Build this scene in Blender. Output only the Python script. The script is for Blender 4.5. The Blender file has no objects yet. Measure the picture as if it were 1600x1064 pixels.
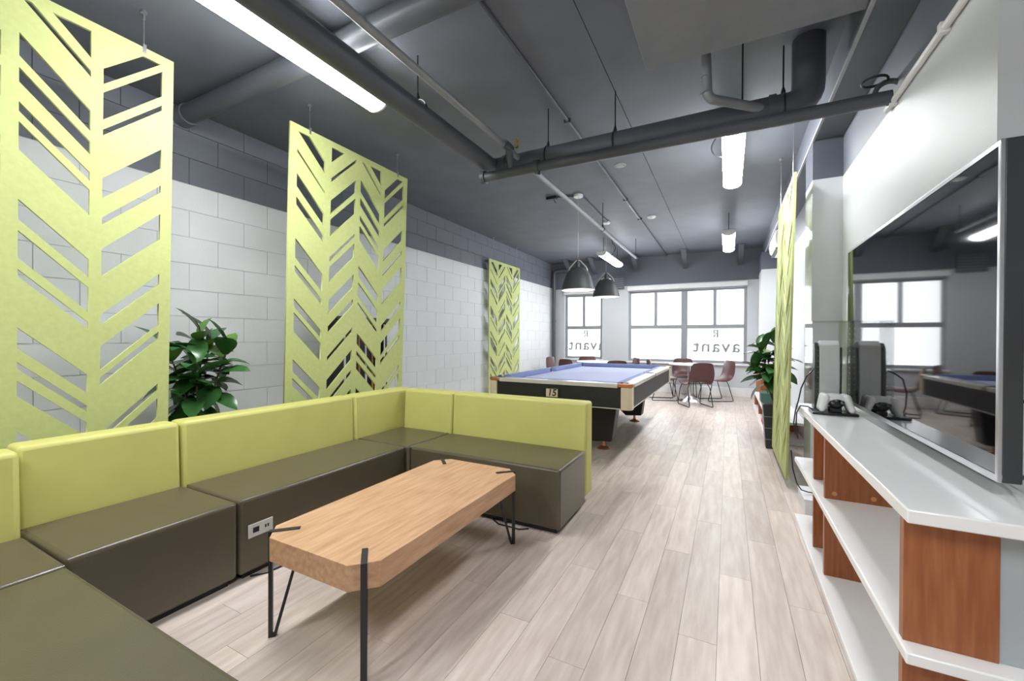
import bpy, bmesh, math, random
from mathutils import Vector, Matrix, Euler
random.seed(7)
sc = bpy.context.scene
COL = sc.collection
R = math.radians

# ------------------------------------------------------------------ camera, world, exposure
CAM_H, YAW, PITCH, ROLL, FPX = 1.2, R(27.407), R(-.356), R(.233), 650.84
cd = bpy.data.cameras.new('camera')
cd.sensor_width = 36; cd.lens = FPX / 1600 * 36; cd.clip_start = .05; cd.clip_end = 60
cam = bpy.data.objects.new('camera', cd); COL.objects.link(cam)
fw = Vector((-math.sin(YAW) * math.cos(PITCH), math.cos(YAW) * math.cos(PITCH), math.sin(PITCH)))
ri = Vector((math.cos(YAW), math.sin(YAW), 0)); up = ri.cross(fw)
ri2 = ri * math.cos(ROLL) + up * math.sin(ROLL); up2 = -ri * math.sin(ROLL) + up * math.cos(ROLL)
M3 = Matrix((ri2, up2, -fw)).transposed()
cam.matrix_world = Matrix.Translation((0, 0, CAM_H)) @ M3.to_4x4()
sc.camera = cam
w = bpy.data.worlds.new('world'); sc.world = w; w.use_nodes = True
w.node_tree.nodes['Background'].inputs[0].default_value = (.9, .95, 1, 1)
w.node_tree.nodes['Background'].inputs[1].default_value = 1.0
sc.view_settings.view_transform = 'Standard'; sc.view_settings.look = 'None'
sc.view_settings.gamma = 1; sc.view_settings.use_curve_mapping = False
sc.view_settings.exposure = 1.5
WINDOW_LIGHT = 1.1
LED_LIGHT = 25.0

# key planes of the room, in metres
XL, XR, YF, YB, ZC = -3.93, .80, 9.78, -3.0, 3.05
XE, YE = 2.6, 2.0          # beyond the end of the television wall the room widens to XE
PAINT = 2.45               # where the white paint turns charcoal

# ------------------------------------------------------------------ materials
MATS = {}
def mat(name, col, rough=.6, metal=0, emit=0, noise=0, nscale=8, bump=0, bscale=60, spec=.5, coat=0, stretch=None, col2=None, rnd=0, transmission=0):
    if name in MATS: return MATS[name]
    m = bpy.data.materials.new(name); m.use_nodes = True
    nt = m.node_tree; b = nt.nodes['Principled BSDF']; L = nt.links
    b.inputs['Base Color'].default_value = (*col, 1); b.inputs['Roughness'].default_value = rough
    b.inputs['Metallic'].default_value = metal; b.inputs['Specular IOR Level'].default_value = spec
    b.inputs['Coat Weight'].default_value = coat
    if emit:
        b.inputs['Emission Color'].default_value = (*col, 1); b.inputs['Emission Strength'].default_value = emit
    tc = None
    if noise or bump or col2:
        tc = nt.nodes.new('ShaderNodeTexCoord'); mp = nt.nodes.new('ShaderNodeMapping')
        if stretch: mp.inputs['Scale'].default_value = stretch
        L.new(tc.outputs['Object'], mp.inputs['Vector'])
    last = None
    if noise or col2:
        n = nt.nodes.new('ShaderNodeTexNoise'); n.inputs['Scale'].default_value = nscale; n.inputs['Detail'].default_value = 6
        L.new(mp.outputs[0], n.inputs['Vector'])
        r = nt.nodes.new('ShaderNodeValToRGB')
        a = col2 if col2 else tuple(c * (1 - noise) for c in col)
        z = col if col2 else tuple(min(1, c * (1 + noise * .6)) for c in col)
        r.color_ramp.elements[0].color = (*a, 1); r.color_ramp.elements[1].color = (*z, 1)
        r.color_ramp.elements[0].position = .3; r.color_ramp.elements[1].position = .7
        L.new(n.outputs['Fac'], r.inputs[0]); last = r.outputs[0]
        if rnd:
            oi = nt.nodes.new('ShaderNodeObjectInfo')
            va = nt.nodes.new('ShaderNodeVectorMath'); va.operation = 'SCALE'
            va.inputs[0].default_value = (37, 71, 13); L.new(oi.outputs['Random'], va.inputs['Scale'])
            L.new(va.outputs[0], mp.inputs['Location'])
            hsv = nt.nodes.new('ShaderNodeHueSaturation')
            mr = nt.nodes.new('ShaderNodeMapRange'); mr.inputs[3].default_value = 1 - rnd; mr.inputs[4].default_value = 1 + rnd * .6
            L.new(oi.outputs['Random'], mr.inputs[0]); L.new(mr.outputs[0], hsv.inputs['Value'])
            L.new(last, hsv.inputs['Color']); last = hsv.outputs[0]
        L.new(last, b.inputs['Base Color'])
    if bump:
        n2 = nt.nodes.new('ShaderNodeTexNoise'); n2.inputs['Scale'].default_value = bscale; n2.inputs['Detail'].default_value = 4
        L.new(mp.outputs[0], n2.inputs['Vector'])
        bp = nt.nodes.new('ShaderNodeBump'); bp.inputs['Strength'].default_value = bump; bp.inputs['Distance'].default_value = .01
        L.new(n2.outputs['Fac'], bp.inputs['Height']); L.new(bp.outputs[0], b.inputs['Normal'])
    MATS[name] = m
    return m

def paint_mat(name, low, high, level, rough=.6, bump=.1, bscale=90):
    """Two coats of paint on one wall: 'low' below the level, 'high' above it."""
    m = bpy.data.materials.new(name); m.use_nodes = True; nt = m.node_tree; L = nt.links
    b = nt.nodes['Principled BSDF']; b.inputs['Roughness'].default_value = rough
    g = nt.nodes.new('ShaderNodeNewGeometry'); s = nt.nodes.new('ShaderNodeSeparateXYZ'); L.new(g.outputs['Position'], s.inputs[0])
    gt = nt.nodes.new('ShaderNodeMath'); gt.operation = 'GREATER_THAN'; gt.inputs[1].default_value = level; L.new(s.outputs['Z'], gt.inputs[0])
    mx = nt.nodes.new('ShaderNodeMix'); mx.data_type = 'RGBA'; L.new(gt.outputs[0], mx.inputs['Factor'])
    n = nt.nodes.new('ShaderNodeTexNoise'); n.inputs['Scale'].default_value = 2.5; n.inputs['Detail'].default_value = 5; L.new(g.outputs['Position'], n.inputs['Vector'])
    hs = nt.nodes.new('ShaderNodeHueSaturation'); mr = nt.nodes.new('ShaderNodeMapRange'); mr.inputs[3].default_value = .94; mr.inputs[4].default_value = 1.05
    L.new(n.outputs['Fac'], mr.inputs[0]); L.new(mr.outputs[0], hs.inputs['Value'])
    mx.inputs[6].default_value = (*low, 1); mx.inputs[7].default_value = (*high, 1)
    L.new(mx.outputs[2], hs.inputs['Color']); L.new(hs.outputs[0], b.inputs['Base Color'])
    n2 = nt.nodes.new('ShaderNodeTexNoise'); n2.inputs['Scale'].default_value = bscale; L.new(g.outputs['Position'], n2.inputs['Vector'])
    bp = nt.nodes.new('ShaderNodeBump'); bp.inputs['Strength'].default_value = bump; bp.inputs['Distance'].default_value = .005
    L.new(n2.outputs['Fac'], bp.inputs['Height']); L.new(bp.outputs[0], b.inputs['Normal'])
    MATS[name] = m
    return m

WHITE = (.70, .72, .74); CHAR = (.135, .146, .178)
M_block = paint_mat('painted_block', WHITE, CHAR, PAINT, .55, .25, 70)
M_wall = paint_mat('painted_plaster', (.58, .60, .625), CHAR, 2.41, .6)
M_wallr = paint_mat('painted_plaster_right', WHITE, CHAR, 2.49, .5)
M_mortar = paint_mat('painted_mortar', (.56, .575, .60), (.055, .06, .07), PAINT, .7)
M_char = mat('charcoal_paint', CHAR, .55, noise=.12, nscale=3, bump=.08, bscale=80)
M_pipe = mat('charcoal_pipe_paint', (.085, .092, .11), .42, noise=.1, nscale=6)
M_pipel = mat('grey_pipe_paint', (.26, .27, .29), .4, noise=.1, nscale=6)
M_white = mat('white_paint', (.82, .82, .82), .45, noise=.04)
M_trim = mat('grey_window_frame', (.30, .31, .33), .4, noise=.05)
M_lamin = mat('white_gloss_laminate', (.93, .925, .92), .16, noise=.03, nscale=3, spec=.5)
M_brown = mat('red_brown_wood', (.40, .14, .05), .35, col2=(.29, .085, .028), nscale=6, stretch=(14, 14, 1), noise=.2)
M_lime = mat('lime_felt', (.49, .545, .215), .75, noise=.06, nscale=40, bump=.08, bscale=220)
M_limeedge = M_lime
M_limev = mat('lime_vinyl', (.57, .555, .17), .5, noise=.04, nscale=6, bump=.04, bscale=300)
M_leather = mat('olive_brown_leather', (.100, .082, .052), .28, noise=.10, nscale=5, bump=.10, bscale=160, spec=.55)
M_pip = mat('leather_piping', (.10, .09, .065), .25, noise=.05)
M_black = mat('black_metal', (.018, .018, .02), .38, noise=.1, nscale=20)
M_blackp = mat('black_plastic', (.012, .012, .014), .3, noise=.1, nscale=20)
M_blacklam = mat('black_laminate', (.012, .013, .015), .45, noise=.1, nscale=9)
M_oak = mat('oak_veneer', (.66, .41, .245), .42, col2=(.48, .265, .14), nscale=5, stretch=(9, 1, 9), noise=.2)
M_plank = mat('pale_oak_plank', (.71, .62, .56), .36, col2=(.54, .445, .385), nscale=4.5, stretch=(7, .8, 1), noise=.2, rnd=.16, bump=.06, bscale=30)
M_plankbase = mat('floor_underlay', (.16, .13, .11), .7, noise=.1)
M_cloth = mat('lavender_blue_cloth', (.46, .50, .70), .85, noise=.05, nscale=60)
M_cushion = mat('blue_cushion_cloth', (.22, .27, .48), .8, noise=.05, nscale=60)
M_cream = mat('cream_casting', (.66, .56, .40), .35, noise=.06)
M_alu = mat('pale_rail_laminate', (.60, .57, .53), .22, noise=.05, nscale=10)
M_copper = mat('copper_metal', (.62, .25, .14), .28, metal=.8, noise=.08)
M_chrome = mat('chrome', (.75, .75, .77), .12, metal=1, noise=.03)
M_maroon = mat('maroon_leather', (.10, .036, .036), .38, noise=.15, nscale=9, bump=.06, bscale=150)
M_tabletop = mat('white_table_laminate', (.85, .85, .85), .2, noise=.03)
M_led = mat('led_diffuser', (.97, .985, 1), .5, emit=LED_LIGHT, noise=0)
M_ledbody = mat('white_fixture_body', (.8, .8, .78), .4, noise=.03)
M_shade = mat('dark_grey_shade', (.062, .064, .07), .5, noise=.08)
M_shadein = mat('white_shade_lining', (.85, .85, .85), .5, noise=.03)
M_bulb = mat('frosted_bulb', (1, .96, .9), .4, emit=14)
M_pane = mat('frosted_window_pane', (.95, .975, 1), .5, emit=WINDOW_LIGHT)
M_vinyl = mat('grey_vinyl_lettering', (.28, .29, .31), .6, noise=.05)
M_screen = mat('tv_glass', (.004, .004, .005), .035, noise=0, spec=.9)
M_tvsilver = mat('tv_silver_frame', (.6, .6, .62), .3, metal=.8, noise=.05)
M_tvblack = mat('tv_dark_housing', (.045, .047, .05), .35, noise=.1)
M_leaf = mat('rubber_leaf', (.045, .15, .038), .26, noise=.35, nscale=7, rnd=.35, spec=.6)
M_leafl = mat('light_rubber_leaf', (.17, .34, .07), .3, noise=.3, nscale=7, rnd=.3, spec=.6)
M_stem = mat('brown_stem', (.10, .06, .035), .7, noise=.3, nscale=30)
M_soil = mat('potting_soil', (.03, .02, .014), .9, noise=.4, nscale=40, bump=.5)
M_pot = mat('black_planter', (.02, .022, .024), .35, noise=.1)
M_green = mat('green_card', (.03, .09, .06), .6, noise=.1)
M_red = mat('red_card', (.62, .03, .06), .5, noise=.05)
M_steel = mat('wire_steel', (.45, .45, .47), .3, metal=.9, noise=.05)
M_brass = mat('brass', (.6, .42, .15), .3, metal=.9, noise=.05)
M_cue = mat('maple_cue', (.40, .17, .06), .35, noise=.1)
M_dot = mat('white_dot', (.85, .85, .85), .5, noise=.02)
def acrylic():
    m = bpy.data.materials.new('clear_acrylic'); m.use_nodes = True; nt = m.node_tree
    nt.nodes.clear()
    o = nt.nodes.new('ShaderNodeOutputMaterial'); t = nt.nodes.new('ShaderNodeBsdfTransparent'); g = nt.nodes.new('ShaderNodeBsdfGlossy')
    t.inputs[0].default_value = (.985, .99, .99, 1); g.inputs['Roughness'].default_value = .05
    lw = nt.nodes.new('ShaderNodeLayerWeight'); lw.inputs[0].default_value = .5
    pw = nt.nodes.new('ShaderNodeMath'); pw.operation = 'POWER'; pw.inputs[1].default_value = 5; nt.links.new(lw.outputs['Facing'], pw.inputs[0])
    f = nt.nodes.new('ShaderNodeMath'); f.operation = 'MULTIPLY_ADD'; f.inputs[1].default_value = .8; f.inputs[2].default_value = .05; nt.links.new(pw.outputs[0], f.inputs[0])
    mx = nt.nodes.new('ShaderNodeMixShader'); nt.links.new(f.outputs[0], mx.inputs[0]); nt.links.new(t.outputs[0], mx.inputs[1]); nt.links.new(g.outputs[0], mx.inputs[2])
    nt.links.new(mx.outputs[0], o.inputs[0]); return m
M_acryl = acrylic()

# ------------------------------------------------------------------ mesh helpers
ORG = {}
class MB:
    def __init__(s): s.v = []; s.f = []
    def add(s, vs, fs):
        o = len(s.v); s.v += [tuple(v) for v in vs]; s.f += [tuple(i + o for i in f) for f in fs]; return s
    def box(s, x0, x1, y0, y1, z0, z1):
        return s.add([(x0,y0,z0),(x1,y0,z0),(x1,y1,z0),(x0,y1,z0),(x0,y0,z1),(x1,y0,z1),(x1,y1,z1),(x0,y1,z1)],
                     [(0,3,2,1),(4,5,6,7),(0,1,5,4),(1,2,6,5),(2,3,7,6),(3,0,4,7)])
    def hexa(s, bot, top): # two quads of 3d points, same winding (ccw seen from above)
        return s.add(list(bot) + list(top), [(0,3,2,1),(4,5,6,7),(0,1,5,4),(1,2,6,5),(2,3,7,6),(3,0,4,7)])
    def prism(s, poly, z0, z1, T=lambda p: p): # poly ccw in xy
        n = len(poly)
        vs = [T((p[0], p[1], z0)) for p in poly] + [T((p[0], p[1], z1)) for p in poly]
        return s.add(vs, [tuple(range(n))[::-1], tuple(range(n, 2*n))] + [(i, (i+1) % n, n + (i+1) % n, n + i) for i in range(n)])
    def tube(s, pts, r, n=10, caps=True, closed=False):
        pts = [Vector(p) for p in pts]; N = len(pts); vs = []; fs = []
        rs = r if isinstance(r, (list, tuple)) else [r] * N
        ref = None
        for i, p in enumerate(pts):
            if closed: t = (pts[(i+1) % N] - pts[i-1]).normalized()
            else:
                a = pts[max(i-1, 0)]; b = pts[min(i+1, N-1)]; t = (b - a).normalized()
            if ref is None: ref = t.orthogonal().normalized()
            ref = (ref - t * ref.dot(t)).normalized(); bi = t.cross(ref)
            for k in range(n):
                an = 2 * math.pi * k / n
                vs.append(p + (ref * math.cos(an) + bi * math.sin(an)) * rs[i])
        m = N if closed else N - 1
        for i in range(m):
            j = (i + 1) % N
            for k in range(n):
                fs.append((i*n + k, i*n + (k+1) % n, j*n + (k+1) % n, j*n + k))
        if caps and not closed:
            fs.append(tuple(range(n))[::-1]); fs.append(tuple(range((N-1)*n, N*n)))
        return s.add(vs, fs)
    def lathe(s, prof, c=(0,0,0), n=24, closed=False):
        vs = []; fs = []; P = len(prof)
        for (r, z) in prof:
            for k in range(n):
                a = 2 * math.pi * k / n; vs.append((c[0] + r * math.cos(a), c[1] + r * math.sin(a), c[2] + z))
        for i in range(P if closed else P - 1):
            j = (i + 1) % P
            for k in range(n): fs.append((i*n + k, i*n + (k+1) % n, j*n + (k+1) % n, j*n + k))
        if not closed:
            if prof[0][0] > 1e-4: fs.append(tuple(range(n))[::-1])
            if prof[-1][0] > 1e-4: fs.append(tuple(range((P-1)*n, P*n)))
        return s.add(vs, fs)
    def ellipsoid(s, c, r, n=12, m=8):
        vs = []; fs = []
        for i in range(m + 1):
            t = math.pi * i / m
            for k in range(n):
                a = 2 * math.pi * k / n
                vs.append((c[0] + r[0]*math.sin(t)*math.cos(a), c[1] + r[1]*math.sin(t)*math.sin(a), c[2] - r[2]*math.cos(t)))
        for i in range(m):
            for k in range(n): fs.append((i*n+k, i*n+(k+1) % n, (i+1)*n+(k+1) % n, (i+1)*n+k))
        return s.add(vs, fs)
    def build(s, name, m, parent=None, bevel=0, seg=2, smooth=False, angle=35):
        org = ORG.get(parent.name, Vector()) if parent else Vector()
        me = bpy.data.meshes.new(name)
        me.from_pydata([Vector(v) - org for v in s.v], [], s.f)
        bm = bmesh.new(); bm.from_mesh(me); bmesh.ops.remove_doubles(bm, verts=bm.verts, dist=1e-6)
        bmesh.ops.recalc_face_normals(bm, faces=bm.faces); bm.to_mesh(me); bm.free()
        me.materials.append(m)
        if smooth or bevel:
            for p in me.polygons: p.use_smooth = True
            me.set_sharp_from_angle(angle=R(angle))
        o = bpy.data.objects.new(name, me); COL.objects.link(o)
        if parent: o.parent = parent
        ORG[o.name] = org
        if bevel:
            b = o.modifiers.new('bevel', 'BEVEL'); b.width = bevel; b.segments = seg; b.limit_method = 'ANGLE'; b.angle_limit = R(40)
            b.harden_normals = False
        return o
def B(x0, x1, y0, y1, z0, z1): return MB().box(x0, x1, y0, y1, z0, z1)
def tag(o, label=None, cat=None, group=None, kind=None):
    if label: o['label'] = label
    if cat: o['category'] = cat
    if group: o['group'] = group
    if kind: o['kind'] = kind
    return o
def thing(name, label, cat, loc, group=None):
    o = bpy.data.objects.new(name, None); COL.objects.link(o); o.location = loc; o.empty_display_size = .1
    ORG[o.name] = Vector(loc)
    return tag(o, label, cat, group)
def struct(o, label=None): return tag(o, label, kind='structure')
def inst(o, parent, loc=None, rot=None, scale=None):
    c = o.copy(); COL.objects.link(c); c.parent = parent; ORG[c.name] = Vector()
    if loc is not None: c.location = loc
    if rot is not None: c.rotation_euler = rot
    if scale is not None: c.scale = scale
    return c
def copy_tree(o, parent=None):
    c = o.copy(); COL.objects.link(c); c.parent = parent
    for ch in list(o.children): copy_tree(ch, c)
    return c
def arc(c, r, a0, a1, n, plane='xz'):
    out = []
    for i in range(n + 1):
        a = R(a0 + (a1 - a0) * i / n); p = [c[0], c[1], c[2]]
        p['xyz'.index(plane[0])] += r * math.cos(a); p['xyz'.index(plane[1])] += r * math.sin(a); out.append(tuple(p))
    return out
def text_mesh(name, body, size, m, parent, depth=.001, shear=0, bold=0, spacing=1):
    cu = bpy.data.curves.new('t', 'FONT'); cu.body = body; cu.size = size; cu.extrude = depth; cu.align_x = 'CENTER'; cu.align_y = 'CENTER'; cu.shear = shear; cu.offset = bold; cu.space_character = spacing
    o = bpy.data.objects.new('t', cu); COL.objects.link(o)
    dg = bpy.context.evaluated_depsgraph_get(); me = bpy.data.meshes.new_from_object(o.evaluated_get(dg))
    bpy.data.objects.remove(o); bpy.data.curves.remove(cu)
    me.name = name; me.materials.clear(); me.materials.append(m)
    t = bpy.data.objects.new(name, me); COL.objects.link(t); t.parent = parent
    return t

# ------------------------------------------------------------------ the setting
# floor: underlay with separate planks running towards the windows
fl = struct(B(XL - .1, XE, YB, YF, -.12, -.006).build('floor', M_plankbase))
PW, PL = .141, 1.19
PX0 = -.031 - 40 * PW
pm = B(.0007, PW - .0007, .0007, PL - .0007, -.006, 0).build('plank', M_plank, fl)
plank_mesh = pm.data; first = True
rest = MB(); cnt = 0
offs = {}
for i in range(0, 62):
    x0 = PX0 + i * PW
    if x0 + PW < XL or x0 > XE: continue
    off = (i * .437 % 1) * PL if i % 2 else (i * .437 % 1) * PL * .9 + .1
    y = YB - PL + off
    while y < YF:
        a, b = max(y, YB), min(y + PL, YF)
        whole = (a == y and b == y + PL and XL <= x0 and x0 + PW <= XE)
        seen = whole and x0 > -2.25 and x0 < .82 and y + PL > .6
        if b - a > .02:
            if seen:
                o = pm if first else inst(pm, fl)
                o.location = (x0, y, 0); first = False; cnt += 1
            else:
                rest.box(max(x0, XL) + .0007, min(x0 + PW, XE) - .0007, a + .0007, b - .0007, -.006, 0)
        y += PL
tag(rest.build('plank_remainder', M_plank, fl), kind='stuff')

# ceiling: two boards with an open seam between them
ce = struct(B(XL - .1, XE, YB, YF + .2, ZC + .02, ZC + .15).build('ceiling', M_char))
B(XL - .1, -.766, YB, YF, ZC, ZC + .02).build('board', M_char, ce)
B(-.761, XE, YB, YF, ZC, ZC + .02).build('board', M_char, ce)
struct(B(-.46, .602, -2.2, 2.67, 2.85, ZC).build('trim_1', mat('grey_bulkhead_paint', (.22, .23, .26), .5, noise=.08), bevel=.004))

# left wall: painted concrete blocks
wl = struct(B(XL - .2, XL - .006, YB, YF + .2, 0, ZC).build('wall_left', M_mortar))
CH, CW, G = .2163, .434, .005
rows = [PAINT + k * CH for k in range(-12, 3)]
bm0 = MB().box(-.02, 0, 0, CW - G, 0, CH - G).build('concrete_block', M_block, wl, bevel=0)
firstb = True; low = MB(); nb = 0
for k, z in enumerate(rows):
    z1 = min(z + CH - G, ZC); z0 = max(z, 0)
    if z1 - z0 < .02: continue
    y = 4.425 - 13 * CW + (CW / 2 if k % 2 else 0)
    while y < YF:
        y1 = min(y + CW - G, YF)
        if y1 - max(y, YB) > .03:
            if z > .55 and y > .55 and nb < 296:
                full = abs(z1 - z0 - CH + G) < 1e-4 and y1 == y + CW - G
                o = bm0 if firstb else inst(bm0, wl)
                firstb = False; nb += 1
                o.location = (XL, y, z0)
                if not full: o.scale = (1, (y1 - y) / (CW - G), (z1 - z0) / (CH - G))
            else: low.box(XL - .02, XL, max(y, YB), y1, z0, z1)
        y += CW
low.box(XL - .02, XL, YB, 4.425 - 13 * CW - G, 0, ZC)
tag(low.build('concrete_block_remainder', M_block, wl), kind='stuff')

# far wall with two windows
W1 = (-3.60, -2.66, .70, 2.27); W2 = (-2.05, .345, .68, 2.29)
YG = YF + .09
fb = MB()
xs = [XL - .1, W1[0], W1[1], W2[0], W2[1], XE]
for a, b in ((0, 1), (2, 3), (4, 5)): fb.box(xs[a], xs[b], YF, YF + .2, 0, ZC)
for W in (W1, W2):
    fb.box(W[0], W[1], YF, YF + .2, 0, W[2]); fb.box(W[0], W[1], YF, YF + .2, W[3], ZC)
wf = struct(fb.build('wall_far', M_wall))
struct(B(XL + .01, .54, YF - .035, YF, 0, .19).build('baseboard_far', M_white, bevel=.008))
struct(B(W2[0] - .03, W2[1] + .03, YF - .06, YF, .645, .68).build('trim_2', M_white, bevel=.005))
struct(B(W1[0] - .03, W1[1] + .03, YF - .06, YF, .665, .70).build('trim_3', M_white, bevel=.005))
def window(n, W, halves):
    x0, x1, z0, z1 = W; t = .06
    f = MB()
    f.box(x0, x0 + t, YG - .03, YG + .05, z0, z1); f.box(x1 - t, x1, YG - .03, YG + .05, z0, z1)
    f.box(x0 + t, x1 - t, YG - .03, YG + .05, z0, z0 + t); f.box(x0 + t, x1 - t, YG - .03, YG + .05, z1 - t, z1)
    wdw = struct(f.build('window_%d' % n, M_trim))
    zm = 1.46; cw = (x1 - x0) / halves
    for h in range(halves):
        a, b = x0 + h * cw + (t if h == 0 else .065), x0 + (h + 1) * cw - (t if h == halves - 1 else .065)
        if h: B(x0 + h * cw - .065, x0 + h * cw + .065, YG - .035, YG + .05, z0 + t, z1 - t).build('mullion', M_trim, wdw)
        B(a, b, YG - .025, YG + .03, zm - .042, zm + .042).build('meeting_rail', M_trim, wdw)
        mid = (a + b) / 2
        B(mid - .034, mid + .034, YG - .02, YG + .03, zm + .042, z1 - t).build('muntin', M_trim, wdw)
        B(a, mid - .034, YG, YG + .012, zm + .042, z1 - t).build('pane', M_pane, wdw)
        B(mid + .034, b, YG, YG + .012, zm + .042, z1 - t).build('pane', M_pane, wdw)
        B(a, b, YG, YG + .012, z0 + t, zm - .042).build('pane', M_pane, wdw)
        if h == halves - 1:
            # lettering on the outside of the glass, so it reads backwards from in here
            cx = mid + (.03 if n == 2 else .06); zt = 1.03
            l = text_mesh('lettering', 'avant', .37, M_vinyl, wdw, .0006, 0, .006, 1.15)
            l.rotation_euler = (R(90), 0, R(180)); l.location = (cx, YG - .002, zt)
            lg = MB(); s = .07
            T = lambda p: (cx - p[0], YG - .003 + p[2], 1.31 + p[1])
            for q in (((-.6,-1.2),(-.1,-1.2),(-.1,1.2),(-.6,1.2)), ((-.1,.8),(.9,.8),(.9,1.2),(-.1,1.2)), ((.5,.1),(.9,.1),(.9,.8),(.5,.8)),
                      ((-.1,-.2),(.9,.1),(.9,.4),(-.1,.2)), ((.1,-.3),(.55,-.15),(.95,-1.2),(.5,-1.2))):
                lg.prism([(p[0]*s, p[1]*s) for p in q], 0, .0012, T)
            lg.build('emblem', M_vinyl, wdw)
    return wdw
window(1, W1, 1); window(2, W2, 2)
for W, nm in ((W1, 'window one'), (W2, 'window two')):
    big = W is W2
    bl = thing('roller_blind', 'white roller blind rolled up above the %s window' % ('wide double' if big else 'narrow single'), 'blind', (W[0], YF - .02, W[3]))
    B(W[0] - .01, W[1] + .01, YF - .075, YF - .005, W[3] + .0, W[3] + .10).build('cassette', M_white, bl, bevel=.012)
    MB().tube([(W[0] + .02, YF - .035, W[3] - .012), (W[1] - .02, YF - .035, W[3] - .012)], .012).build('hem_bar', M_trim, bl, smooth=True)

# right side: television wall, its end, two columns and the beam over them
wr = struct(B(XR, XR + .25, YE, YF + .2, 0, ZC).build('wall_right', M_wallr))
struct(B(.602, XR, 4.13, 4.47, 0, 2.81).build('wall_right_column', paint_mat('gloss_painted_column', WHITE, CHAR, 2.49, .16, .02)))
struct(B(.545, XR, 9.0, YF, 0, 2.81).build('wall_right_far_column', M_wallr))
struct(B(.602, XR, YB + .5, YF, 2.81, ZC).build('trim_4', M_char))
struct(B(.597, .613, YB + .5, YF, 2.803, 2.822).build('trim_5', mat('light_grey_strip', (.40, .41, .44), .5, noise=.05)))
struct(B(XR + .25, XE, YE + .05, YE + .2, 0, ZC).build('wall_right_return', M_wall))
struct(B(XE, XE + .1, YB, YE + .2, 0, ZC).build('wall_right_near', M_wall))
struct(B(XL - .2, XE + .1, YB - .1, YB, 0, ZC).build('wall_back', M_wall))
struct(B(XL, XL + .015, 3.2, YF - .04, 0, .1).build('baseboard_left', M_white))

# ------------------------------------------------------------------ lime screens
COLS = [(.062, .312, 1, [(-.053,.098),(.188,.021),(.372,.10),(.552,.06),(.872,.15),(1.082,.048),(1.34,.065),(1.447,.15),(1.815,.097),(1.962,.06),(2.14,.13)]),
        (.375, .633, -1, [(0,.177),(.307,.03),(.492,.112),(.652,.138),(.967,.037),(1.052,.125),(1.328,.118),(1.549,.06),(1.807,.04),(2.005,.092),(2.185,.045),(2.36,.11),(2.53,.1)]),
        (.688, .936, 1, [(-.2,.144),(.011,.032),(.215,.107),(.376,.068),(.535,.045),(.628,.132),(.992,.094),(1.139,.13),(1.322,.035),(1.6,.1),(1.765,.034),(1.855,.075),(2.1,.12),(2.275,.04)]),
        (.985, 1.243, -1, [(.215,.082),(.341,.143),(.537,.03),(.793,.11),(1.004,.04),(1.172,.147),(1.524,.06),(1.696,.13),(1.865,.042),(2.175,.04),(2.262,.12),(2.5,.1)])]
SW, SH = 1.298, 2.59
def clip(poly, lo, hi):
    for sgn, lim in ((1, lo), (-1, -hi)):
        out = []
        for i in range(len(poly)):
            a, b = poly[i-1], poly[i]; da, db = sgn*a[1]-lim, sgn*b[1]-lim
            if (da > 0) != (db > 0):
                t = da / (da - db); out.append((a[0]+(b[0]-a[0])*t, a[1]+(b[1]-a[1])*t))
            if db > 0: out.append(b)
        poly = out
        if not poly: return []
    return poly
def screen_mesh():
    cu = bpy.data.curves.new('screen', 'CURVE'); cu.dimensions = '2D'; cu.fill_mode = 'BOTH'; cu.extrude = .008
    def spl(pts):
        s = cu.splines.new('POLY'); s.points.add(len(pts) - 1); s.use_cyclic_u = True
        for p, q in zip(s.points, pts): p.co = (q[0], -q[1], 0, 1)
    spl([(0, 0), (SW, 0), (SW, SH), (0, SH)])
    for x0, x1, d, sl in COLS:
        wd = (x1 - x0) * d
        for v, t in sl:
            v0 = v; v1 = v + wd * .985
            p = clip([(x0, v0), (x1, v1), (x1, v1 + t), (x0, v0 + t)], .05, SH - .05)
            if len(p) > 2: spl(p)
    o = bpy.data.objects.new('s', cu); COL.objects.link(o)
    dg = bpy.context.evaluated_depsgraph_get(); me = bpy.data.meshes.new_from_object(o.evaluated_get(dg))
    bpy.data.objects.remove(o); bpy.data.curves.remove(cu)
    # curve x -> world y, curve y -> world z, thickness -> world x
    me.transform(Matrix(((0,0,1,0),(1,0,0,0),(0,1,0,0),(0,0,0,1))))
    me.materials.clear(); me.materials.append(M_lime); me.name = 'screen'
    return me
SCREEN = screen_mesh()
def hanging_screen(x, y, zt, tilt, label, k=1.0, kz=1.0):
    """x,y,zt: top corner of smaller y; tilt in radians about the top edge."""
    g = 'lime green cut-out screens hung from the ceiling'
    t = thing('hanging_screen', label, 'screen', (x, y, zt - SH * kz), g)
    s = bpy.data.objects.new('screen', SCREEN); COL.objects.link(s); s.parent = t
    s.location = (0, 0, SH * kz); s.rotation_euler = (0, tilt, 0); s.scale = (1, k, kz)
    for u in (.17, SW - .14):
        yy = y + u * k
        w_ = MB().tube([(x, yy, zt - .03), (x, yy, ZC)], .0022, 6).build('wire', M_steel, t)
        MB().lathe([(.006, -.03), (.006, 0), (.016, .004), (.016, .02)], (x, yy, ZC - .02), 10).build('ceiling_anchor', M_steel, w_, smooth=True)
        MB().box(x - .011, x + .011, yy - .008, yy + .008, zt - .03, zt + .018).build('clamp', M_steel, w_)
    return t
hanging_screen(-2.96, -.012, 2.84, .033, 'lime screen between the sofa and the leafy rubber plant')
hanging_screen(-2.96, 2.034, 2.84, .033, 'lime screen behind the sofa corner, in front of the cue rack')
hanging_screen(-3.84, 6.48, 2.635, .0, 'lime screen close to the white block wall behind the pool table', .965, .97)
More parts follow.
